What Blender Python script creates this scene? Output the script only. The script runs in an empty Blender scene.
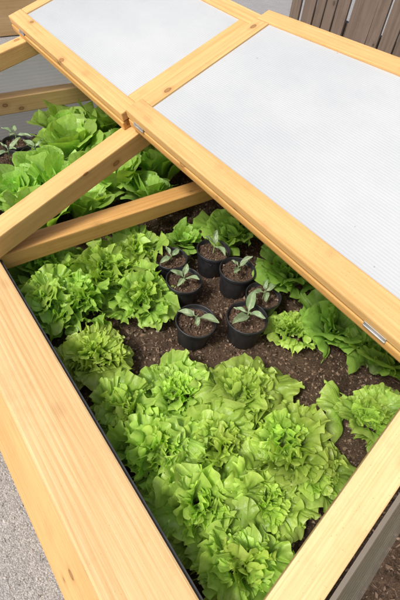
import bpy, bmesh, math, random
import numpy as np
from mathutils import Vector, Matrix, noise
random.seed(7)
C = bpy.context.scene.collection
S = 0.7; Z0 = 0.21
def P(b, a, z): return Vector((b*S, a*S, Z0+z*S))
SOIL = Z0-0.15

# ------------------------------------------------------------------ camera
right = Vector((0.811,-0.577,0.1017)).normalized()
fwd = Vector((0.456,0.5125,-0.7272)).normalized()
fwd = (fwd-right*fwd.dot(right)).normalized()
up = right.cross(fwd).normalized()
CAM = Vector((0,0,Z0+S))
cd = bpy.data.cameras.new('camera'); cam = bpy.data.objects.new('camera', cd); C.objects.link(cam)
m = Matrix((right, up, -fwd)).transposed().to_4x4(); m.translation = CAM
cam.matrix_world = m
cd.sensor_fit = 'VERTICAL'; cd.sensor_height = 36; cd.sensor_width = 24; cd.lens = 27
cd.clip_start = 0.01; cd.clip_end = 300
bpy.context.scene.camera = cam
def G(px, py, zw):
    d = right*(px-200) - up*(py-300) + fwd*450
    t = (zw-CAM.z)/d.z
    return CAM + d*t

# ------------------------------------------------------------------ world
sd = Vector((-0.60,-0.06,0.79)).normalized()
w = bpy.data.worlds.new('World'); bpy.context.scene.world = w; w.use_nodes = True
nt = w.node_tree
sky = nt.nodes.new('ShaderNodeTexSky'); sky.sky_type = 'NISHITA'; sky.sun_disc = False
sky.sun_elevation = math.asin(sd.z); sky.sun_rotation = math.atan2(sd.x, sd.y)
sky.air_density = 1.0; sky.dust_density = 6.0; sky.ozone_density = 0.6
bg = nt.nodes['Background']; bg.inputs[1].default_value = 0.145
nt.links.new(sky.outputs[0], bg.inputs[0])
sl = bpy.data.lights.new('sun', 'SUN'); so = bpy.data.objects.new('sun', sl); C.objects.link(so)
sl.energy = 2.8; sl.angle = math.radians(10); sl.color = (1,0.965,0.91)
so.rotation_euler = sd.to_track_quat('Z','Y').to_euler(); so.location = (0,0,5)
vs = bpy.context.scene.view_settings
vs.view_transform = 'Standard'; vs.look = 'None'; vs.exposure = 0

# ------------------------------------------------------------------ material helpers
class MT:
    def __init__(s, name):
        s.m = bpy.data.materials.new(name); s.m.use_nodes = True
        s.t = s.m.node_tree; s.p = s.t.nodes['Principled BSDF']; s.out = s.t.nodes['Material Output']
    def n(s, kind, **kw):
        nd = s.t.nodes.new('ShaderNode'+kind)
        for k, v in kw.items(): setattr(nd, k, v)
        return nd
    def l(s, a, b): s.t.links.new(a, b)
    def ramp(s, src, stops):
        r = s.n('ValToRGB'); e = r.color_ramp.elements
        while len(e) < len(stops): e.new(0.5)
        for el, (p, c) in zip(e, stops):
            el.position = p; el.color = (*c,1) if len(c) == 3 else c
        s.l(src, r.inputs[0]); return r.outputs[0]
    def mix(s, fac, a, b, blend='MIX'):
        x = s.n('MixRGB', blend_type=blend)
        for i, v in ((0,fac),(1,a),(2,b)):
            if hasattr(v,'is_linked'): s.l(v, x.inputs[i])
            elif i == 0: x.inputs[0].default_value = v
            else: x.inputs[i].default_value = (*v,1)
        return x.outputs[0]
    def math(s, op, a, b=0.0):
        x = s.n('Math', operation=op)
        for i, v in ((0,a),(1,b)):
            if hasattr(v,'is_linked'): s.l(v, x.inputs[i])
            else: x.inputs[i].default_value = v
        return x.outputs[0]
    def bump(s, h, strength, dist):
        b = s.n('Bump'); b.inputs['Strength'].default_value = strength; b.inputs['Distance'].default_value = dist
        s.l(h, b.inputs['Height']); s.l(b.outputs[0], s.p.inputs['Normal']); return b
    def mapping(s, vec, sc):
        mp = s.n('Mapping'); mp.inputs['Scale'].default_value = sc; s.l(vec, mp.inputs['Vector']); return mp.outputs[0]
    def noise(s, vec, scale, detail=4, rough=0.55, dist=0):
        x = s.n('TexNoise'); x.inputs['Scale'].default_value = scale; x.inputs['Detail'].default_value = detail
        x.inputs['Roughness'].default_value = rough; x.inputs['Distortion'].default_value = dist
        s.l(vec, x.inputs['Vector']); return x.outputs['Fac']

def wood(name, light, dark, knot, grey=0.0):
    M = MT(name)
    at = M.n('Attribute', attribute_name='gc').outputs['Vector']
    fine = M.noise(M.mapping(at,(5,360,360)), 1, 5, 0.65, 0.3)
    wv = M.n('TexWave', wave_type='RINGS', rings_direction='X', wave_profile='SAW')
    wv.inputs['Scale'].default_value = 1.0; wv.inputs['Distortion'].default_value = 7.0
    wv.inputs['Detail'].default_value = 3.0; wv.inputs['Detail Scale'].default_value = 0.8
    M.l(M.mapping(at,(3.2,30,30)), wv.inputs['Vector'])
    mask = M.noise(M.mapping(at,(3,20,20)), 1.0, 3)
    big = M.noise(M.mapping(at,(2.2,9,9)), 1.2, 4)
    ringf = M.ramp(wv.outputs['Fac'], [(0.0,(0,0,0)),(0.40,(0.06,)*3),(0.9,(0.85,)*3),(1.0,(0,0,0))])
    ringf = M.math('MULTIPLY', ringf, M.ramp(mask,[(0.36,(0.1,)*3),(0.68,(0.9,)*3)]))
    c = M.mix(ringf, light, dark)
    c = M.mix(M.ramp(fine,[(0.38,(0,0,0)),(0.76,(0.7,)*3)]), c, tuple(x*0.95 for x in dark))
    c = M.mix(M.ramp(big,[(0.42,(0,0,0)),(0.8,(0.55,)*3)]), c, tuple(x*0.9 for x in dark))
    wob = M.noise(at, 60, 3)
    vo = M.n('TexVoronoi'); vo.inputs['Scale'].default_value = 1; M.l(M.mapping(at,(11,17,17)), vo.inputs['Vector'])
    sep = M.n('SeparateColor'); M.l(vo.outputs['Color'], sep.inputs[0])
    dist = M.math('ADD', vo.outputs['Distance'], M.math('MULTIPLY', M.math('SUBTRACT', wob, 0.5), 0.06))
    kd = M.ramp(dist, [(0.0,(0.75,)*3),(0.075,(0.7,)*3),(0.10,(1,1,1)),(0.13,(0.25,)*3),(0.27,(0,0,0))])
    kk = M.math('MULTIPLY', kd, M.math('GREATER_THAN', sep.outputs[0], 0.25))
    c = M.mix(M.math('MULTIPLY',kk,0.85), c, knot)
    oi = M.n('ObjectInfo')
    hs = M.n('HueSaturation'); M.l(c, hs.inputs['Color'])
    mr = M.n('MapRange'); M.l(oi.outputs['Random'], mr.inputs[0]); mr.inputs[3].default_value = 0.94; mr.inputs[4].default_value = 1.04
    M.l(mr.outputs[0], hs.inputs['Value']); hs.inputs['Saturation'].default_value = 1-grey
    dirt = M.noise(at, 13, 7, 0.72)
    c = M.mix(M.ramp(dirt,[(0.54,(0,0,0)),(0.8,(0.36,)*3)]), hs.outputs[0], tuple(x*0.62 for x in dark))
    spk = M.noise(at, 420, 2, 0.5)
    c = M.mix(M.ramp(spk,[(0.68,(0,0,0)),(0.74,(0.55,)*3)]), c, tuple(x*0.4 for x in dark))
    M.l(c, M.p.inputs['Base Color']); M.p.inputs['Roughness'].default_value = 0.58
    M.p.inputs['Specular IOR Level'].default_value = 0.25
    M.bump(fine, 0.4, 0.001)
    return M.m
PINE = wood('pine', (0.78,0.555,0.285), (0.60,0.35,0.14), (0.20,0.08,0.025))
PINE_M = wood('warm pine', (0.745,0.49,0.21), (0.55,0.295,0.098), (0.18,0.07,0.022))
PINE_O = wood('orange pine', (0.69,0.41,0.145), (0.50,0.25,0.07), (0.16,0.065,0.02))
GREYWOOD = wood('weathered wood', (0.20,0.15,0.115), (0.095,0.068,0.05), (0.04,0.03,0.02), 0.1)

def poly_mat(name, col, transp, rib_axis=1, ribs=420, trans=0.4, ribc=0.3):
    M = MT(name)
    at = M.n('Attribute', attribute_name='gc').outputs['Vector']
    sp = M.n('SeparateXYZ'); M.l(at, sp.inputs[0])
    s1 = M.math('SINE', M.math('MULTIPLY', sp.outputs[rib_axis], ribs))
    nz = M.noise(M.mapping(at,(1.6,2.2,2.2)), 1.5, 7, 0.62)
    base = M.mix(M.ramp(nz,[(0.30,(0,0,0)),(0.75,(1,1,1))]), col, tuple(x*k for x,k in zip(col,(0.80,0.815,0.835))))
    base = M.mix(M.math('MULTIPLY', M.math('ADD', M.math('MULTIPLY', s1, 0.5), 0.5), ribc), base, tuple(x*0.62 for x in col))
    vo = M.n('TexVoronoi'); vo.inputs['Scale'].default_value = 26; M.l(at, vo.inputs['Vector'])
    sc = M.n('SeparateColor'); M.l(vo.outputs['Color'], sc.inputs[0])
    sp_ = M.math('MULTIPLY', M.math('LESS_THAN', vo.outputs['Distance'], 0.05), M.math('GREATER_THAN', sc.outputs[1], 0.5))
    base = M.mix(M.math('MULTIPLY',sp_,0.5), base, (0.3,0.27,0.23))
    M.l(base, M.p.inputs['Base Color']); M.p.inputs['Roughness'].default_value = 0.25
    M.p.inputs['Specular IOR Level'].default_value = 0.5
    M.bump(s1, 0.2, 0.0005)
    tr = M.n('BsdfTranslucent'); M.l(base, tr.inputs['Color'])
    ms = M.n('MixShader'); ms.inputs[0].default_value = trans; M.l(M.p.outputs[0], ms.inputs[1]); M.l(tr.outputs[0], ms.inputs[2])
    if transp > 0:
        tp = M.n('BsdfTransparent'); tp.inputs[0].default_value = (0.93,0.94,0.94,1)
        m2 = M.n('MixShader'); m2.inputs[0].default_value = transp; M.l(ms.outputs[0], m2.inputs[1]); M.l(tp.outputs[0], m2.inputs[2])
        M.l(m2.outputs[0], M.out.inputs[0])
    else: M.l(ms.outputs[0], M.out.inputs[0])
    return M.m
LIDPOLY = poly_mat('white twinwall sheet', (0.735,0.765,0.775), 0.0, 1, 1150, 0.28, 0.17)
SIDEPOLY = poly_mat('clear twinwall sheet', (0.82,0.74,0.63), 0.55, 2, 480, 0.5, 1.0)
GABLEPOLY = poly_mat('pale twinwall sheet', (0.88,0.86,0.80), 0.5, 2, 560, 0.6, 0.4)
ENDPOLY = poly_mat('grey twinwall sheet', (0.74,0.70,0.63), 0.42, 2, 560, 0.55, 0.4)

def leaf_mat(name, pale, mid, edge, rib, transl=0.45):
    M = MT(name)
    a = M.n('Attribute', attribute_name='tone'); sp = M.n('SeparateColor'); M.l(a.outputs['Color'], sp.inputs[0])
    oi = M.n('ObjectInfo')
    tc = M.n('TexCoord').outputs['Object']
    c = M.ramp(sp.outputs[0], [(0.0,pale),(0.35,tuple(x*0.82 for x in mid)),(0.72,mid),(1.0,edge)])
    nz = M.noise(tc, 95, 3)
    c = M.mix(M.ramp(nz,[(0.35,(0,0,0)),(0.7,(0.38,0.38,0.38))]), c, tuple(x*0.62 for x in mid))
    c = M.mix(M.math('MULTIPLY', sp.outputs[2], 0.75), c, rib)
    hs = M.n('HueSaturation'); M.l(c, hs.inputs['Color'])
    v = M.math('ADD', M.math('MULTIPLY', sp.outputs[1], 0.50), M.math('ADD', M.math('MULTIPLY', oi.outputs['Random'], 0.16), 0.72))
    M.l(v, hs.inputs['Value'])
    M.l(M.math('ADD', M.math('MULTIPLY', oi.outputs['Random'], 0.02), 0.487), hs.inputs['Hue'])
    M.l(hs.outputs[0], M.p.inputs['Base Color'])
    M.p.inputs['Roughness'].default_value = 0.36; M.p.inputs['Specular IOR Level'].default_value = 0.45
    M.bump(nz, 0.45, 0.006)
    tr = M.n('BsdfTranslucent')
    tcol = M.mix(1.0, hs.outputs[0], (1.25,1.2,0.55), 'MULTIPLY'); M.l(tcol, tr.inputs['Color'])
    ms = M.n('MixShader'); ms.inputs[0].default_value = transl; M.l(M.p.outputs[0], ms.inputs[1]); M.l(tr.outputs[0], ms.inputs[2])
    M.l(ms.outputs[0], M.out.inputs[0])
    return M.m
LEAF_A = leaf_mat('frilly lettuce leaf', (0.44,0.56,0.21), (0.34,0.54,0.08), (0.54,0.73,0.16), (0.52,0.65,0.25))
LEAF_C = leaf_mat('green frilly lettuce leaf', (0.40,0.54,0.21), (0.29,0.50,0.075), (0.45,0.66,0.13), (0.46,0.60,0.24))
LEAF_B = leaf_mat('smooth lettuce leaf', (0.50,0.64,0.28), (0.30,0.53,0.09), (0.38,0.62,0.12), (0.53,0.65,0.30))
LEAF_D = leaf_mat('broad lettuce leaf', (0.42,0.56,0.24), (0.23,0.44,0.072), (0.34,0.57,0.105), (0.46,0.59,0.27))
LEAF_S = leaf_mat('seedling leaf', (0.32,0.42,0.24), (0.26,0.38,0.20), (0.32,0.44,0.24), (0.46,0.54,0.36), 0.25)

def soil_mat(name, dark, light):
    M = MT(name); tc = M.n('TexCoord').outputs['Object']
    n1 = M.noise(tc, 32, 9, 0.78); n2 = M.noise(tc, 210, 5, 0.7); n3 = M.noise(tc, 9, 4, 0.6)
    c = M.ramp(n1,[(0.3,dark),(0.52,tuple(0.5*(x+y) for x,y in zip(dark,light))),(0.72,light)])
    c = M.mix(M.ramp(n2,[(0.5,(0,0,0)),(0.72,(0.8,0.8,0.8))]), c, tuple(x*1.4 for x in light))
    c = M.mix(M.ramp(n3,[(0.45,(0,0,0)),(0.65,(0.6,)*3)]), c, tuple(x*0.85 for x in dark))
    M.l(c, M.p.inputs['Base Color']); M.p.inputs['Roughness'].default_value = 0.95
    M.p.inputs['Specular IOR Level'].default_value = 0.1
    M.bump(M.math('ADD', n1, M.math('MULTIPLY', n2, 0.6)), 1.0, 0.03)
    return M.m
SOILM = soil_mat('garden soil', (0.075,0.050,0.036), (0.32,0.22,0.15))
POTSOIL = soil_mat('potting soil', (0.11,0.07,0.048), (0.37,0.25,0.17))
def chip_mat(name, stops):
    M = MT(name); a = M.n('Attribute', attribute_name='tone'); sp = M.n('SeparateColor'); M.l(a.outputs['Color'], sp.inputs[0])
    M.l(M.ramp(sp.outputs[0], stops), M.p.inputs['Base Color']); M.p.inputs['Roughness'].default_value = 0.95
    M.p.inputs['Specular IOR Level'].default_value = 0.1
    return M.m
CHIPM = chip_mat('soil crumbs', [(0,(0.04,0.027,0.02)),(0.45,(0.15,0.102,0.071)),(0.92,(0.27,0.195,0.14)),(0.985,(0.32,0.25,0.19)),(1,(0.40,0.35,0.30))])
FIBM = chip_mat('plant fibres', [(0,(0.08,0.053,0.038)),(0.7,(0.27,0.195,0.135)),(1,(0.42,0.34,0.25))])
PEBM = chip_mat('pebbles', [(0,(0.22,0.22,0.22)),(0.5,(0.34,0.338,0.335)),(1,(0.5,0.495,0.49))])
def gravel_mat():
    M = MT('gravel'); tc = M.n('TexCoord').outputs['Object']
    vo = M.n('TexVoronoi'); vo.inputs['Scale'].default_value = 420; M.l(tc, vo.inputs['Vector'])
    sc = M.n('SeparateColor'); M.l(vo.outputs['Color'], sc.inputs[0])
    c = M.ramp(sc.outputs[0],[(0,(0.24,0.24,0.24)),(0.6,(0.36,0.358,0.355)),(1,(0.5,0.495,0.49))])
    c = M.mix(M.ramp(vo.outputs['Distance'],[(0.35,(0,0,0)),(0.8,(0.5,0.5,0.5))]), c, (0.2,0.2,0.2))
    n1 = M.noise(tc, 9, 5, 0.6)
    c = M.mix(M.ramp(n1,[(0.35,(0,0,0)),(0.7,(0.35,)*3)]), c, (0.22,0.217,0.21))
    M.l(c, M.p.inputs['Base Color']); M.p.inputs['Roughness'].default_value = 0.9
    M.bump(M.math('SUBTRACT',1.0,vo.outputs['Distance']), 0.6, 0.003)
    return M.m
GRAVEL = gravel_mat()
def plain(name, col, rough, metal=0, nscale=60, var=0.3):
    M = MT(name); tc = M.n('TexCoord').outputs['Object']
    n1 = M.noise(tc, nscale, 5, 0.6)
    M.l(M.ramp(n1,[(0.3,tuple(x*(1-var) for x in col)),(0.7,tuple(min(1,x*(1+var)) for x in col))]), M.p.inputs['Base Color'])
    M.l(M.ramp(n1,[(0.3,(rough*0.8,)*3),(0.7,(min(1,rough*1.25),)*3)]), M.p.inputs['Roughness'])
    M.p.inputs['Metallic'].default_value = metal
    return M.m
POTM = plain('black pot plastic', (0.022,0.023,0.026), 0.45)
SEAL = plain('dark rubber seal', (0.05,0.05,0.05), 0.6)
STEEL = plain('zinc steel', (0.42,0.42,0.42), 0.55, 0.7)
STEMM = plain('seedling stem', (0.26,0.38,0.14), 0.5)

# ------------------------------------------------------------------ object helpers
def link(o, parent=None):
    C.objects.link(o)
    if parent: o.parent = parent
    return o
def tag(o, label=None, cat=None, group=None, kind=None):
    if label: o['label'] = label
    if cat: o['category'] = cat
    if group: o['group'] = group
    if kind: o['kind'] = kind
    return o
def empty(name, loc, parent=None):
    o = bpy.data.objects.new(name, None); o.location = loc; o.empty_display_size = 0.05
    return link(o, parent)
def npmesh(name, V, F, mat, attr=None, attr_name='tone', smooth=True):
    me = bpy.data.meshes.new(name); me.from_pydata(np.asarray(V).tolist(), [], np.asarray(F).tolist() if not isinstance(F, list) else F)
    if attr is not None:
        if attr_name == 'tone':
            a = me.attributes.new('tone','FLOAT_COLOR','POINT')
            full = np.ones((len(V),4),dtype=np.float32); full[:,:3] = attr; a.data.foreach_set('color', full.ravel())
        else:
            a = me.attributes.new('gc','FLOAT_VECTOR','POINT'); a.data.foreach_set('vector', np.asarray(attr,dtype=np.float32).ravel())
    if smooth: me.polygons.foreach_set('use_smooth', [True]*len(me.polygons))
    me.materials.append(mat); me.update(); return me

class MB:
    """collects bevelled boxes; writes a grain coordinate per vertex"""
    def __init__(s, warp=None): s.v = []; s.f = []; s.g = []; s.warp = warp
    def box(s, lo, hi, org, ex, ey, ez, long=0, bev=0.003):
        bm = bmesh.new(); bmesh.ops.create_cube(bm, size=1)
        lo = Vector(lo); hi = Vector(hi)
        for v in bm.verts: v.co = Vector(((v.co.x+.5)*(hi.x-lo.x)+lo.x, (v.co.y+.5)*(hi.y-lo.y)+lo.y, (v.co.z+.5)*(hi.z-lo.z)+lo.z))
        if bev: bmesh.ops.bevel(bm, geom=list(bm.edges), offset=bev, segments=2, affect='EDGES', profile=0.6)
        base = len(s.v)
        an = random.uniform(0,6.28); rr = random.uniform(0.06,0.14)
        ro = Vector((random.uniform(0,30), rr*math.cos(an), rr*math.sin(an)))
        flip = ex.cross(ey).dot(ez) < 0
        cen = (lo+hi)/2
        for v in bm.verts:
            c = v.co; cw = s.warp(c) if s.warp else c
            s.v.append(org+ex*cw.x+ey*cw.y+ez*cw.z)
            d = c-cen; q = (d.x,d.y,d.z); s.g.append(Vector((q[long], q[(long+1)%3], q[(long+2)%3]))+ro)
        bm.verts.index_update()
        for f in bm.faces:
            idx = [base+v.index for v in f.verts]; s.f.append(idx[::-1] if flip else idx)
        bm.free()
    def beam(s, p0, p1, w, h, upv=Vector((0,0,1)), bev=0.003):
        ex = (p1-p0); L = ex.length; ex = ex.normalized(); ey = upv.cross(ex).normalized(); ez = ex.cross(ey)
        s.box((0,-w/2,-h),(L,w/2,0), p0, ex, ey, ez, 0, bev)
    def build(s, name, mat, parent=None):
        me = npmesh(name, [tuple(v) for v in s.v], s.f, mat, [tuple(g) for g in s.g], 'gc', False)
        return link(bpy.data.objects.new(name, me), parent)

# ------------------------------------------------------------------ ground
def grid(x0,x1,y0,y1,nx,ny,zf):
    xs = np.linspace(x0,x1,nx); ys = np.linspace(y0,y1,ny)
    V = [(x,y,zf(x,y)) for y in ys for x in xs]
    F = [(j*nx+i, j*nx+i+1, (j+1)*nx+i+1, (j+1)*nx+i) for j in range(ny-1) for i in range(nx-1)]
    return V, F
V,F = grid(-80,80,-80,80,41,41,lambda x,y:0.0)
g = link(bpy.data.objects.new('ground', npmesh('ground',V,F,GRAVEL))); tag(g, kind='structure')

def soil_h(x, y):
    return SOIL + 0.012*noise.noise((x*7,y*7,1.3)) + 0.011*noise.noise((x*24,y*24,4.1)) + 0.008*noise.noise((x*65,y*65,9.2)) + 0.004*noise.noise((x*140,y*140,3.2))
BX0, BX1, BY0, BY1 = 0.165*S, 1.36*S, -1.0*S, 2.25*S
V,F = grid(BX0,BX1,BY0,BY1,200,520,soil_h)
so_ = link(bpy.data.objects.new('soil', npmesh('soil',V,F,SOILM))); tag(so_, kind='structure')

def chips(name, n, place, smin, smax, mat, flat=0.5, rs=1, elong=1.0):
    rg = np.random.default_rng(rs)
    octv = np.array([(1,0,0),(-1,0,0),(0,1,0),(0,-1,0),(0,0,1),(0,0,-1)],float)
    octf = np.array([(0,2,4),(2,1,4),(1,3,4),(3,0,4),(2,0,5),(1,2,5),(3,1,5),(0,3,5)])
    if elong > 1.01:
        az = rg.uniform(0,6.28,n); q = np.zeros((n,3,3)); q[:,0,0]=np.cos(az); q[:,1,0]=np.sin(az); q[:,0,1]=-np.sin(az); q[:,1,1]=np.cos(az); q[:,2,2]=1; q[:,2,0]=rg.uniform(-.3,.3,n)
    else: q,_ = np.linalg.qr(rg.normal(size=(n,3,3)))
    sz = smin+(smax-smin)*rg.random(n)**4
    sc = sz[:,None]*np.stack([rg.uniform(0.7,1.5,n)*elong, rg.uniform(0.5,1,n), rg.uniform(flat*0.6,flat*1.4,n)],1)
    v = octv[None]*sc[:,None,:]*rg.uniform(0.7,1.2,(n,6,1))
    v = np.einsum('nij,nkj->nki', q, v)
    pos = np.array([place(rg) for _ in range(n)])
    v += pos[:,None,:]
    V = v.reshape(-1,3); F = (octf[None]+np.arange(n)[:,None,None]*6).reshape(-1,3)
    t = np.repeat(rg.random(n),6); A = np.stack([t,t,t],1)
    return npmesh(name,V,F,mat,A,'tone',False)
def stuff(name, me): return tag(link(bpy.data.objects.new(name, me)), kind='stuff')
def pl_soil(rg):
    x = rg.uniform(BX0+.01,BX1-.02); y = rg.uniform(BY0+.02, BY1-.02); return (x,y,soil_h(x,y)+0.0007)
stuff('soil_crumbs', chips('soil_crumbs', 60000, pl_soil, 0.0008, 0.0062, CHIPM, 0.85))
def pl_fib(rg):
    x,y,z = pl_soil(rg); return (x,y,z+0.001)
stuff('plant_fibres', chips('plant_fibres', 6500, pl_fib, 0.0006, 0.0014, FIBM, 0.7, 8, 8.0))
def pl_peb(rg):
    x = rg.uniform(-0.55,-0.02); y = rg.uniform(-0.1,1.1); return (x,y,0.0005)
stuff('loose_gravel', chips('loose_gravel', 16000, pl_peb, 0.0009, 0.0034, PEBM, 0.8, 2))

# ------------------------------------------------------------------ cold frame
cf = empty('cold_frame', (0.5,0.6,0)); tag(cf, 'pine cold frame with folded back white glazed lids over a lettuce bed', 'cold frame')
def cpart(mb, name, mat, label=None, parent=cf):
    mb.v = [v-cf.location for v in mb.v]
    o = mb.build(name, mat, parent)
    if label: o['label'] = label
    return o
EX, EY, EZ = Vector((1,0,0)), Vector((0,1,0)), Vector((0,0,1))
A0, A1 = -1.05, 2.33
mb = MB(); mb.box((0.0245*S, A0*S, Z0-0.045),(0.179*S, A1*S, Z0), Vector((0,0,0)), EX,EY,EZ, 1, 0.004); cpart(mb,'front_rail',PINE,'broad pale front rail of the frame')
mb = MB(); mb.box((0.1795*S, A0*S, Z0-0.05),(0.1795*S+0.005, A1*S, Z0-0.006), Vector((0,0,0)), EX,EY,EZ, 1, 0.001); cpart(mb,'sealing_strip',SEAL)
p_t = P(0.028,A0,-0.066); p_b = P(-0.036,A0,-0.298)
ez = (p_t-p_b); hh = ez.length; ez.normalize(); nx = EY.cross(ez).normalized()
if nx.x < 0: nx = -nx
mb = MB(); mb.box((0,0,0),(0.03,(A1-A0)*S,hh), p_b, nx, EY, ez, 1, 0.003); cpart(mb,'front_board',PINE_M)
mb = MB(); mb.box((0.06*S,A0*S,0.002),(0.176*S,A1*S,Z0-0.047), Vector((0,0,0)), EX,EY,EZ,1,0.002); cpart(mb,'front_lining',PINE_O)
SL = 0.30
def rz(b): return 0.03+SL*b
def rafter(b0,a0,b1,a1,w,h,mat,name='rafter'):
    mb = MB(); p0 = P(b0,a0,rz(b0)); p1 = P(b1,a1,rz(b1)); mb.beam(p0,p1,w,h); cpart(mb,name,mat)
SH = 0.2
rafter(0.10, 1.2+SH*(0.10-0.215), 1.385, 1.2+SH*(1.385-0.215), 0.052, 0.05, PINE_M)
def na(b): return -0.05+0.214*b-0.037
rafter(0.10, na(0.10), 1.385, na(1.385), 0.052, 0.034, PINE)
rafter(0.10, 2.26, 1.385, 2.24, 0.05, 0.05, PINE_M)
mb = MB(); mb.beam(P(0.176,1.205,0.004),P(1.36,1.215,0.004),0.05,0.042); cpart(mb,'tie_beam',PINE_O)
mb = MB(); mb.beam(P(0.176,2.27,0.004),P(1.36,2.25,0.004),0.045,0.055); cpart(mb,'tie_beam',PINE)
mb = MB(); mb.box((0.735*S,0.09*S,Z0+rz(0.735)*S+0.001),(0.80*S,1.285*S,Z0+rz(0.735)*S+0.019),Vector((0,0,0)),EX,EY,EZ,1,0.002); cpart(mb,'lid_batten',PINE_O)
def side_panel(mat, name, zlow, zfun, b0, b1, a_of, th=0.008, lean=0.0):
    q = []; gq = []
    for k in range(2):
        for b in (b0,b1):
            for z,ln in ((zlow,lean),(zfun(b),0)):
                p = P(b,a_of(b)+ln,z); p.y += k*th; q.append(p-cf.location); gq.append((p.x,p.y,(z-(zfun(b) if lean else 0))*S))
    Fq = [(0,2,3,1),(4,5,7,6),(0,1,5,4),(2,6,7,3),(1,3,7,5),(0,4,6,2)]
    me = npmesh(name,[tuple(v) for v in q],Fq,mat,gq,'gc',False)
    return link(bpy.data.objects.new(name,me),cf)
side_panel(SIDEPOLY,'divider_panel',-0.19,lambda b: rz(b)-0.012,0.185,1.36,lambda b: na(b)-0.053,0.006,-0.085)
side_panel(GABLEPOLY,'gable_panel',0.006,lambda b: rz(b)-0.08,0.185,1.36,lambda b: 2.285)
side_panel(ENDPOLY,'end_panel',-0.297,lambda b: -0.08,0.185,1.36,lambda b: 2.285)
mb = MB()
for k in range(4):
    z0 = 0.003+k*0.155; z1 = min(z0+0.152, Z0+ (rz(1.385)-0.01)*S)
    mb.box((1.392*S,A0*S,z0),(1.392*S+0.024,2.33*S,z1), Vector((0,0,0)), EX,EY,EZ,1,0.003)
cpart(mb,'back_wall',PINE_M)
def lid(b0, a0, a1, ztop, T, label, hinge_at=(), shear=0.185, mat=PINE_M, flare=0.0):
    org = P(b0,a0,ztop)
    e2 = Vector((1,shear,SL)); W = 0.687*S*e2.length; e2n = e2.normalized()
    nrm = Vector((-SL,0,1)).normalized()
    L = (a1-a0)*S; rw = 0.050; sw = 0.046
    wp = lambda c: Vector((c.x, c.y*(1+flare*(1-c.x/L)), c.z))
    mb = MB(wp)
    mb.box((0,0,-T),(L,rw,0),org,EY,e2n,nrm,0,0.003)
    mb.box((0,W-rw,-T),(L,W,0),org,EY,e2n,nrm,0,0.003)
    mb.box((0.0,rw+0.0006,-T),(sw,W-rw-0.0006,-0.0008),org,EY,e2n,nrm,1,0.003)
    mb.box((L-sw,rw+0.0006,-T),(L,W-rw-0.0006,-0.0008),org,EY,e2n,nrm,1,0.003)
    fr = cpart(mb,'lid',mat,label)
    pb = MB(wp); pb.box((sw-0.004,rw-0.004,-0.012),(L-sw+0.004,W-rw+0.004,-0.005),org,EY,e2n,nrm,0,0.0)
    pb.v = [v-cf.location for v in pb.v]; pb.build('glazing_panel',LIDPOLY,fr)
    for x in hinge_at:
        h = MB()
        h.box((x,-0.0018,-T-0.008),(x+0.042,-0.0003,-T+0.005),org,EY,e2n,nrm,0,0.0005)
        h.box((x,-0.0042,-T-0.004),(x+0.042,-0.0017,-T-0.001),org,EY,e2n,nrm,0,0.001)
        h.v = [v-cf.location for v in h.v]; h.build('hinge',STEEL,fr)
    return fr
T = 0.021
lid(0.70, 0.085, 1.29, 0.33, T, 'nearer lid, lying uppermost on the frame', (0.082,0.77), flare=0.16)
lid(0.709, 0.085, 1.286, 0.33-0.0235/S, 0.018, 'lower leaf folded under the nearer lid', (), 0.185, PINE_O, flare=0.15)
lid(0.695, 1.31, 2.36, 0.305, T, 'farther lid with white glazing', (0.62,))
lid(0.701, 1.312, 2.356, 0.305-0.024/S, T-0.001, 'lower leaf folded under the farther lid', (), 0.185, PINE_O)

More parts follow.
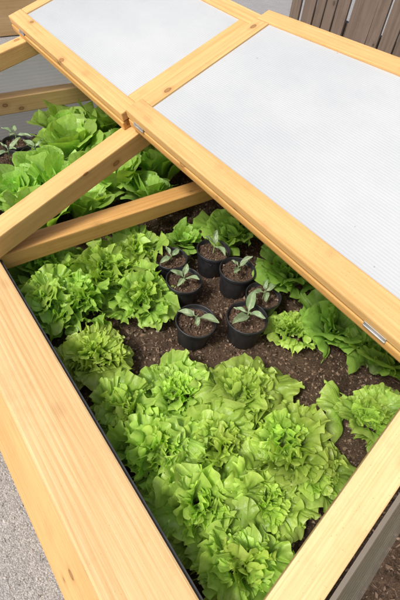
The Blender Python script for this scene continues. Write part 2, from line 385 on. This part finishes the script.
# ------------------------------------------------------------------ lettuces
def leaf_geo(rg, R, phim, k, A, th0, bend, az, cup, nphi, nr, narrow, lr, base, curl, frill, m2=2.7, m3=6.3, g3=0.22):
    phi = np.linspace(-phim,phim,nphi)[None,:]; r = np.linspace(0.04,1,nr)[:,None]**0.65
    p = rg.uniform(0,6.28,14)
    k1 = k*rg.uniform(0.85,1.15); k2 = k1*m2; k3 = k1*m3
    ph = phi + 0.20*np.sin(2.1*phi+p[4])+0.05*np.sin(6.3*phi+p[6])
    w1 = np.sin(k1*ph+p[0])*(0.65+0.35*np.sin(3.7*phi+p[1]))
    w2 = np.sin(k2*ph+p[2]+3.0*r+0.8*np.sin(1.7*k1*ph+p[12]))*(0.6+0.4*np.sin(5.1*phi+p[8]))
    w3 = np.sin(k3*ph+p[9]+2*np.sin(k1*ph+p[13])+2*r)
    rad = R*(0.80+0.20*np.cos(1.15*phi))*(1+0.08*np.sin(3.2*phi+p[3])*r + 0.05*r**3*np.sin(k1*ph*1.7+p[5]) + frill*(0.034*r**5*np.sin(k2*ph+p[10])+0.018*r**8*np.sin(k3*ph+p[11])))
    open_ = narrow+(1-narrow)*np.clip(r*1.3,0,1)**1.2
    pe = phi*open_ + r**2.5*(0.35/k1)*np.sin(2*(k1*ph+p[0])) + frill*r**5*(0.68/k2)*np.sin(2*(k2*ph+p[2]))
    x = r*rad*np.sin(pe); y = r*rad*np.cos(pe)
    z = A*(r**1.7*w1 + frill*(0.76*r**4*w2 + g3*r**7*w3)) + cup*(x/R)**2*R
    z = z + 0.13*A*np.sin(x/R*17+p[1])*np.sin(y/R*15+p[2]+3*x/R)*np.clip(r*1.5,0,1)
    z = z - curl*R*np.clip(r-0.6,0,1)**2*6*(0.55+0.45*np.sin(2.6*phi+p[7]))
    z = z - 0.04*R*np.exp(-(x/(0.06*R))**2)*(1-r)
    kap = bend/R
    th = th0+kap*y
    if abs(kap) > 1e-6:
        o = (np.cos(th0)-np.cos(th))/kap; u = (np.sin(th)-np.sin(th0))/kap
    else: o = y*np.sin(th0); u = y*np.cos(th0)
    o = o - z*np.cos(th); u = u + z*np.sin(th)
    twist = rg.uniform(-0.55,0.55)
    xx = x*np.cos(twist); u = u + x*np.sin(twist)*0.7
    ca, sa = math.cos(az), math.sin(az)
    X = base[0]+o*ca - xx*sa; Y = base[1]+o*sa + xx*ca; Zz = base[2]+u
    V = np.stack([X,Y,Zz],-1).reshape(-1,3)
    rib = np.exp(-(np.abs(x)/(0.04*R*(1.15-r)+0.001))**2)*(1-r*0.75)
    side = np.exp(-(((np.abs(phi)*4.0+0.3*np.sin(5*r+p[3])) % 1.0 - 0.5)/0.10)**2)*np.clip(1-r,0,1)*0.5
    rib = np.maximum(rib, np.broadcast_to(side, x.shape))
    col = np.stack([np.broadcast_to(r,x.shape), np.full(x.shape,lr), rib],-1).reshape(-1,3)
    i = np.arange(nr-1)[:,None]*nphi+np.arange(nphi-1)[None,:]
    F = np.stack([i,i+1,i+nphi+1,i+nphi],-1).reshape(-1,4)
    return V,F,col
def head(rg, kind, i0, i1, N):
    Vs,Fs,Cs = [],[],[]; nv = 0
    for i in range(i0,i1):
        t = i/(N-1)
        az = 0.7+i*2.39996+rg.uniform(-0.7,0.7)
        lr = np.clip(rg.random()*0.8+0.3*(1-t),0,1)
        if kind == 'A':
            # the outer leaves start well out from the heart and stand at all angles, so heads run into each other
            bs = 0.002+0.026*t+0.018*rg.random()*t; ba = az+rg.uniform(-1.2,1.2)
            base = (bs*math.cos(ba),bs*math.sin(ba),0.024-0.014*t)
            R = (0.046+0.022*t**0.75)*rg.uniform(0.72,1.25)
            V,F,c = leaf_geo(rg,R,rg.uniform(0.95,1.3),rg.uniform(5,6.8),0.0125*(0.7+0.35*t),-0.10+0.58*t+rg.uniform(-.32,.32),-0.15+0.85*t+rg.uniform(-.4,.5),az,0.30-0.25*t,132,15,0.34,lr,base,0.14+0.26*rg.random(),1.05,2.9,6.6,0.25)
        elif kind == 'W':
            bs = 0.004+0.014*rg.random(); base = (bs*math.cos(az),bs*math.sin(az),0.016-0.010*t)
            R = (0.066+0.036*t**0.8)*rg.uniform(0.82,1.14)
            V,F,c = leaf_geo(rg,R,rg.uniform(0.65,0.85),rg.uniform(5,6.5),0.0115*(0.6+0.5*t),-0.05+0.44*t+rg.uniform(-.2,.2),-0.1+0.75*t+rg.uniform(-.2,.4),az,0.5-0.3*t,100,15,0.42,lr,base,0.06+0.16*rg.random(),0.65)
        else:
            bs = 0.004+0.022*rg.random(); base = (bs*math.cos(az),bs*math.sin(az),0.014-0.010*t)
            R = (0.086+0.034*t**0.8)*rg.uniform(0.78,1.18)
            V,F,c = leaf_geo(rg,R,rg.uniform(0.34,0.48),rg.uniform(4.5,6.5),0.0070*(0.6+0.6*t),-0.05+0.44*t+rg.uniform(-.22,.22),0.05+0.6*t+rg.uniform(-.25,.4),az,0.75-0.3*t,56,15,0.58,lr,base,0.08+0.16*rg.random(),0.25)
        Vs.append(V); Fs.append(F+nv); Cs.append(c); nv += len(V)
    return np.concatenate(Vs),np.concatenate(Fs),np.concatenate(Cs)
def variants(kind, n, N, nh, mat, seed):
    out = []
    for k in range(n):
        rg = np.random.default_rng(seed+k)
        V,F,c = head(rg,kind,0,nh,N); h = npmesh('lettuce_heart',V,F,mat,c)
        V,F,c = head(rg,kind,nh,N,N); o = npmesh('lettuce_leaves',V,F,mat,c)
        out.append((o,h))
    return out
VA = variants('A',8,29,8,LEAF_A,100); VB = variants('B',6,30,7,LEAF_B,300); VC = variants('A',4,29,8,LEAF_C,500); VD = variants('W',4,22,6,LEAF_D,700)
LETT = [
 ('A', 95,352,0.96,'bright frilly lettuce on its own by the front rail, below the dense leafy clump'),
 ('A',128,402,1.0,'frilly lettuce against the front rail, next one nearer than the lone rail lettuce'),
 ('A',180,386,1.02,'frilly lettuce just below the front left pot'),
 ('A',243,390,1.12,'big pale frilly lettuce below the front right pot, standing tallest of the front clump'),
 ('A',160,448,1.08,'frilly lettuce beside the front rail halfway down the front clump'),
 ('A',222,440,1.12,'frilly lettuce in the very middle of the front clump'),
 ('A',200,500,1.10,'frilly lettuce beside the front rail, second from the bottom of the photo'),
 ('A',288,444,1.10,'frilly lettuce at the bare soil edge on the right of the front clump'),
 ('A',316,470,0.90,'small frilly lettuce nearest the divider rafter, right end of the front clump'),
 ('A',248,562,1.06,'lone frilly lettuce at the bottom between front rail and divider rafter'),
 ('A',260,492,0.98,'low frilly lettuce filling the gap above the bottom one'),
 ('A',374,414,0.98,'frilly lettuce at the right edge just above the divider rafter'),
 ('C', 40,305,1.08,'frilly lettuce at the left edge against the front rail, below the tie beam'),
 ('C',105,268,1.20,'large frilly lettuce in the middle of the clump below the tie beam'),
 ('C',143,292,1.05,'frilly lettuce of the left clump reaching closest to the pots'),
 ('C', 82,303,1.15,'frilly lettuce at the lower side of the left clump'),
 ('C', 45,262,1.14,'frilly lettuce at the left edge close under the tie beam'),
 ('C',135,248,1.05,'frilly lettuce close under the middle of the tie beam'),
 ('A',293,325,0.72,'small frilly lettuce standing alone right of the pots'),
 ('W',344,322,1.1,'broad leaved green lettuce right of the small lone one, below the lid edge'),
 ('W',384,360,1.15,'broad leaved green lettuce cut by the right edge of the photo'),
 ('W',296,270,1.15,'broad leaved lettuce half under the lid, right of the rear pots'),
 ('W',240,230,1.15,'broad leaved lettuce behind the rear pots under the lid edge'),
 ('B',184,243,0.54,'small smooth leaved lettuce just left of the rearmost pot'),
 ('B', 75,150,1.15,'smooth upright lettuce behind the rafter near the far pots'),
 ('B',112,185,1.15,'smooth lettuce between the rafter and the tie beam'),
 ('B', 18,196,1.15,'smooth lettuce at the left edge in front of the far pots'),
 ('B',158,172,1.1,'smooth lettuce by the lid hinge beyond the tie beam'),
 ('B', 66,192,1.2,'bushy smooth lettuce in the middle of the far bay behind the rafter'),
 ('B',103,130,1.15,'smooth lettuce farthest back under the far lid'),
 ('B', 42,222,1.05,'lettuce in the triangle where rafter and tie beam meet'),
 ('W',345,288,1.1,'green lettuce mostly hidden below the nearer lid'),
 ('B', 66,132,1.05,'smooth lettuce against the end panel behind the far pots'),
 ('B',150,205,0.95,'smooth lettuce seen just above the tie beam near its right end'),
 ('B',120,155,1.1,'smooth lettuce directly behind the upper end of the rafter'),
 ('B', 82,215,1.0,'smooth lettuce peeping between rafter and tie beam left of their middle'),
 ('B', 46,174,0.95,'smooth lettuce right beside the far pots on their nearer side'),
]
for i,(kd,px,py,sc,lab) in enumerate(LETT):
    vs_ = {'A':VA,'B':VB,'C':VC,'W':VD}[kd]
    o_,h_ = vs_[i % len(vs_)]
    p = G(px,py,SOIL+0.055*sc)
    nm = 'frilly_lettuce' if kd in 'AC' else 'smooth_lettuce'
    p.x = max(p.x, 0.179*S+0.060*sc)
    o = link(bpy.data.objects.new(nm,o_)); h = link(bpy.data.objects.new('lettuce_heart',h_),o)
    o.location = (p.x,p.y,soil_h(p.x,p.y)+0.001); o.rotation_euler = (random.uniform(-.2,.2),random.uniform(-.2,.2),random.uniform(0,6.28))
    s = sc*random.uniform(0.98,1.06); o.scale = (s,s,s*random.uniform(0.92,1.12))
    tag(o,lab,'lettuce','lettuces planted in the cold frame')

# ------------------------------------------------------------------ pots
def lathe(prof, n, mat, name):
    V = []; F = []
    for (r,z) in prof:
        for k in range(n): V.append((r*math.cos(2*math.pi*k/n), r*math.sin(2*math.pi*k/n), z))
    for j in range(len(prof)-1):
        for k in range(n): F.append((j*n+k, j*n+(k+1)%n, (j+1)*n+(k+1)%n, (j+1)*n+k))
    return npmesh(name,V,F,mat)
POTH = 0.080
shell = lathe([(0.0005,0.001),(0.034,0.001),(0.0355,0.003),(0.0425,0.066),(0.0426,0.068),(0.0462,0.0685),(0.0472,0.070),(0.0480,0.0785),(0.0474,0.080),(0.0455,0.080),(0.0445,0.0785),(0.0432,0.062),(0.04,0.042)],48,POTM,'pot_shell')
def disc_h(x,y,k): return 0.066+0.008*noise.noise((x*90+k*7,y*90,2))+0.009*noise.noise((x*240,y*240+k,5))
def disc_soil(k):
    V=[];F=[]; nr=16; n=48
    for j in range(nr+1):
        for q in range(n):
            r = 0.0433*j/nr; a = 2*math.pi*q/n; x=r*math.cos(a); y=r*math.sin(a)
            V.append((x,y,disc_h(x,y,k)))
    for j in range(nr):
        for q in range(n): F.append((j*n+q,j*n+(q+1)%n,(j+1)*n+(q+1)%n,(j+1)*n+q))
    return npmesh('potting_soil',V,F,POTSOIL)
discs = [disc_soil(k) for k in range(4)]
def pl_pot(k):
    def f(rg):
        r = 0.040*math.sqrt(rg.random()); a = rg.uniform(0,6.28); x=r*math.cos(a); y=r*math.sin(a); return (x,y,disc_h(x,y,k)+0.0005)
    return f
crumbs = [chips('compost_crumbs', 420, pl_pot(k), 0.0009, 0.0040, CHIPM, 0.8, 60+k) for k in range(4)]
def seed_leaf(rg, L, az, elev, droop):
    nu, nv = 13, 9; V=[];Cc=[]
    W = L*rg.uniform(0.16,0.23)
    for i in range(nu):
        u = i/(nu-1)
        wid = W*(math.sin(math.pi*min(1,u*0.93+0.035))**0.8)*(1.1-0.3*u)
        if u < 0.2: wid = max(wid*0.28,0.0009)
        o = L*u*math.cos(elev-droop*u*0.5); z = L*u*math.sin(elev-droop*u*0.5)
        for j in range(nv):
            v = (j/(nv-1))*2-1
            x = wid*v; zz = z+abs(v)**1.5*wid*0.5+0.0016*math.sin(9*u+3*v+L*900)
            sway = 0.004*math.sin(3*u+L*400)
            x += sway*u
            V.append((o*math.cos(az)-x*math.sin(az), o*math.sin(az)+x*math.cos(az), zz))
            Cc.append((0.4+0.5*u, rg.random()*0.1+0.5, math.exp(-(v/0.18)**2)))
    F = [(i*nv+j,i*nv+j+1,(i+1)*nv+j+1,(i+1)*nv+j) for i in range(nu-1) for j in range(nv-1)]
    return npmesh('leaf',V,F,LEAF_S,np.array(Cc))
def make_pot(x,y,sc,label,group,nl,seed,rot,big=1.0):
    rg = np.random.default_rng(seed)
    e = empty('plant_pot',(x,y,soil_h(x,y)-0.004)); e.scale=(sc,)*3; e.rotation_euler=(rg.uniform(-.06,.06),rg.uniform(-.06,.06),rot)
    tag(e,label,'potted seedling',group)
    link(bpy.data.objects.new('pot_shell',shell),e)
    ds = link(bpy.data.objects.new('potting_soil',discs[seed%4]),e)
    tag(link(bpy.data.objects.new('compost_crumbs',crumbs[seed%4]),ds),kind='stuff')
    H = rg.uniform(0.022,0.036)*big; zs = 0.064
    st = lathe([(0.0019,0.055),(0.0016,zs+H*0.5),(0.0013,zs+H),(0.0003,zs+H+0.002)],10,STEMM,'stem')
    link(bpy.data.objects.new('stem',st),e)
    for k in range(nl):
        az = k*math.pi+ (0 if k<2 else math.pi/2)+rg.uniform(-.45,.45)
        L = (rg.uniform(0.036,0.050) if k<2 else rg.uniform(0.022,0.040))*big
        lf = link(bpy.data.objects.new('leaf',seed_leaf(rg,L,az,rg.uniform(0.15,0.95),rg.uniform(0.2,0.9))),e)
        lf.location = (0,0,zs+H*(0.8 if k<2 else 1.0))
PT = [
 (172,257,0.90,'rear left pot of the pot cluster, nearest the tie beam'),
 (213,250,0.96,'rearmost black pot on the right, just below the lid edge'),
 (183,281,0.94,'middle left black pot, between the rear left pot and the front left pot'),
 (238,272,0.98,'middle black pot right of centre, between the rearmost and rightmost pots'),
 (262,292,0.94,'rightmost black pot of the cluster beside the bare soil'),
 (195,317,1.0,'front left black pot, the nearest one on the left of the cluster'),
 (248,316,1.02,'front right black pot holding the biggest four leaf seedling'),
]
pp = []
for (px,py,sc,lab) in PT:
    p = G(px,py,SOIL+POTH*sc); pp.append([p.x,p.y,sc])
for it in range(60):
    for i in range(len(pp)):
        for j in range(i):
            dx = pp[i][0]-pp[j][0]; dy = pp[i][1]-pp[j][1]; d = math.hypot(dx,dy); need = 0.0485*(pp[i][2]+pp[j][2])+0.001
            if d < need:
                k = (need-d)/d*0.5
                pp[i][0]+=dx*k; pp[i][1]+=dy*k; pp[j][0]-=dx*k; pp[j][1]-=dy*k
for i,((x,y,sc),(px,py,s2,lab)) in enumerate(zip(pp,PT)):
    make_pot(x,y,sc,lab,'black seedling pots clustered on the soil',(3,3,4,3,4,3,4)[i],20+i,(0.4,1.2,2.3,0.2,2.8,2.2,0.5)[i],(.95,1.05,1.05,1.05,1.0,1.3,1.35)[i])
for i,(px,py,lab) in enumerate([(8,156,'far black pot with pale seedling, nearer one at the left edge'),(34,152,'far black pot with seedling, rightmost one by the end panel'),(16,141,'far black pot with seedling, hindmost one against the end panel')]):
    p = G(px,py,SOIL+POTH); make_pot(p.x,p.y,0.95,lab,'black pots at the far end of the frame',4,40+i,0.5+i,1.3)

# ------------------------------------------------------------------ background
fe = empty('plank_fence',(2.85*S,1.5*S,0)); tag(fe,'weathered brown plank fence standing behind the nearer lid','fence')
mb = MB(); y = -0.6
while y < 1.82:
    wd = random.uniform(0.042,0.075); hgt = random.uniform(0.90,1.0)
    xo = random.uniform(-.007,.007); tl = random.uniform(-.012,.012)
    mb.box((2.85*S+xo, y, 0.02),(2.85*S+0.013+xo, y+wd, hgt),Vector((0,0,0)),EX,EY,Vector((0,tl,1)),2,0.002); y += wd+random.uniform(0.005,0.016)
mb.v=[v-fe.location for v in mb.v]; mb.build('planks',GREYWOOD,fe)
for z in (0.25,0.75):
    mb = MB(); mb.box((2.85*S+0.0235,-0.6,z),(2.85*S+0.06,1.8,z+0.07),Vector((0,0,0)),EX,EY,EZ,1,0.003)
    mb.v=[v-fe.location for v in mb.v]; mb.build('rail',GREYWOOD,fe)
pb = empty('planter_box',(1.6*S,4.4*S,0)); tag(pb,'pine planter box beyond the far end of the cold frame','planter')
def planter(x0,x1,y0,y1,h):
    t=0.03; O=Vector((0,0,0))
    for (lo,hi,ax) in (((x0,y0,0.004),(x1,y0+t,h),0),((x0,y1-t,0.004),(x1,y1,h),0),((x0,y0+t+.001,0.004),(x0+t,y1-t-.001,h-.002),1),((x1-t,y0+t+.001,0.004),(x1,y1-t-.001,h-.002),1)):
        mb=MB(); mb.box(lo,hi,O,EX,EY,EZ,ax,0.003); mb.v=[v-pb.location for v in mb.v]; mb.build('side_board',PINE,pb)
    V,F = grid(x0+t,x1-t,y0+t,y1-t,30,20,lambda x,y:h-0.05+0.01*noise.noise((x*20,y*20,3)))
    V=[tuple(Vector(v)-pb.location) for v in V]
    link(bpy.data.objects.new('planter_soil',npmesh('planter_soil',V,F,SOILM)),pb)
planter(0.5,1.5,2.75,3.5,0.24)
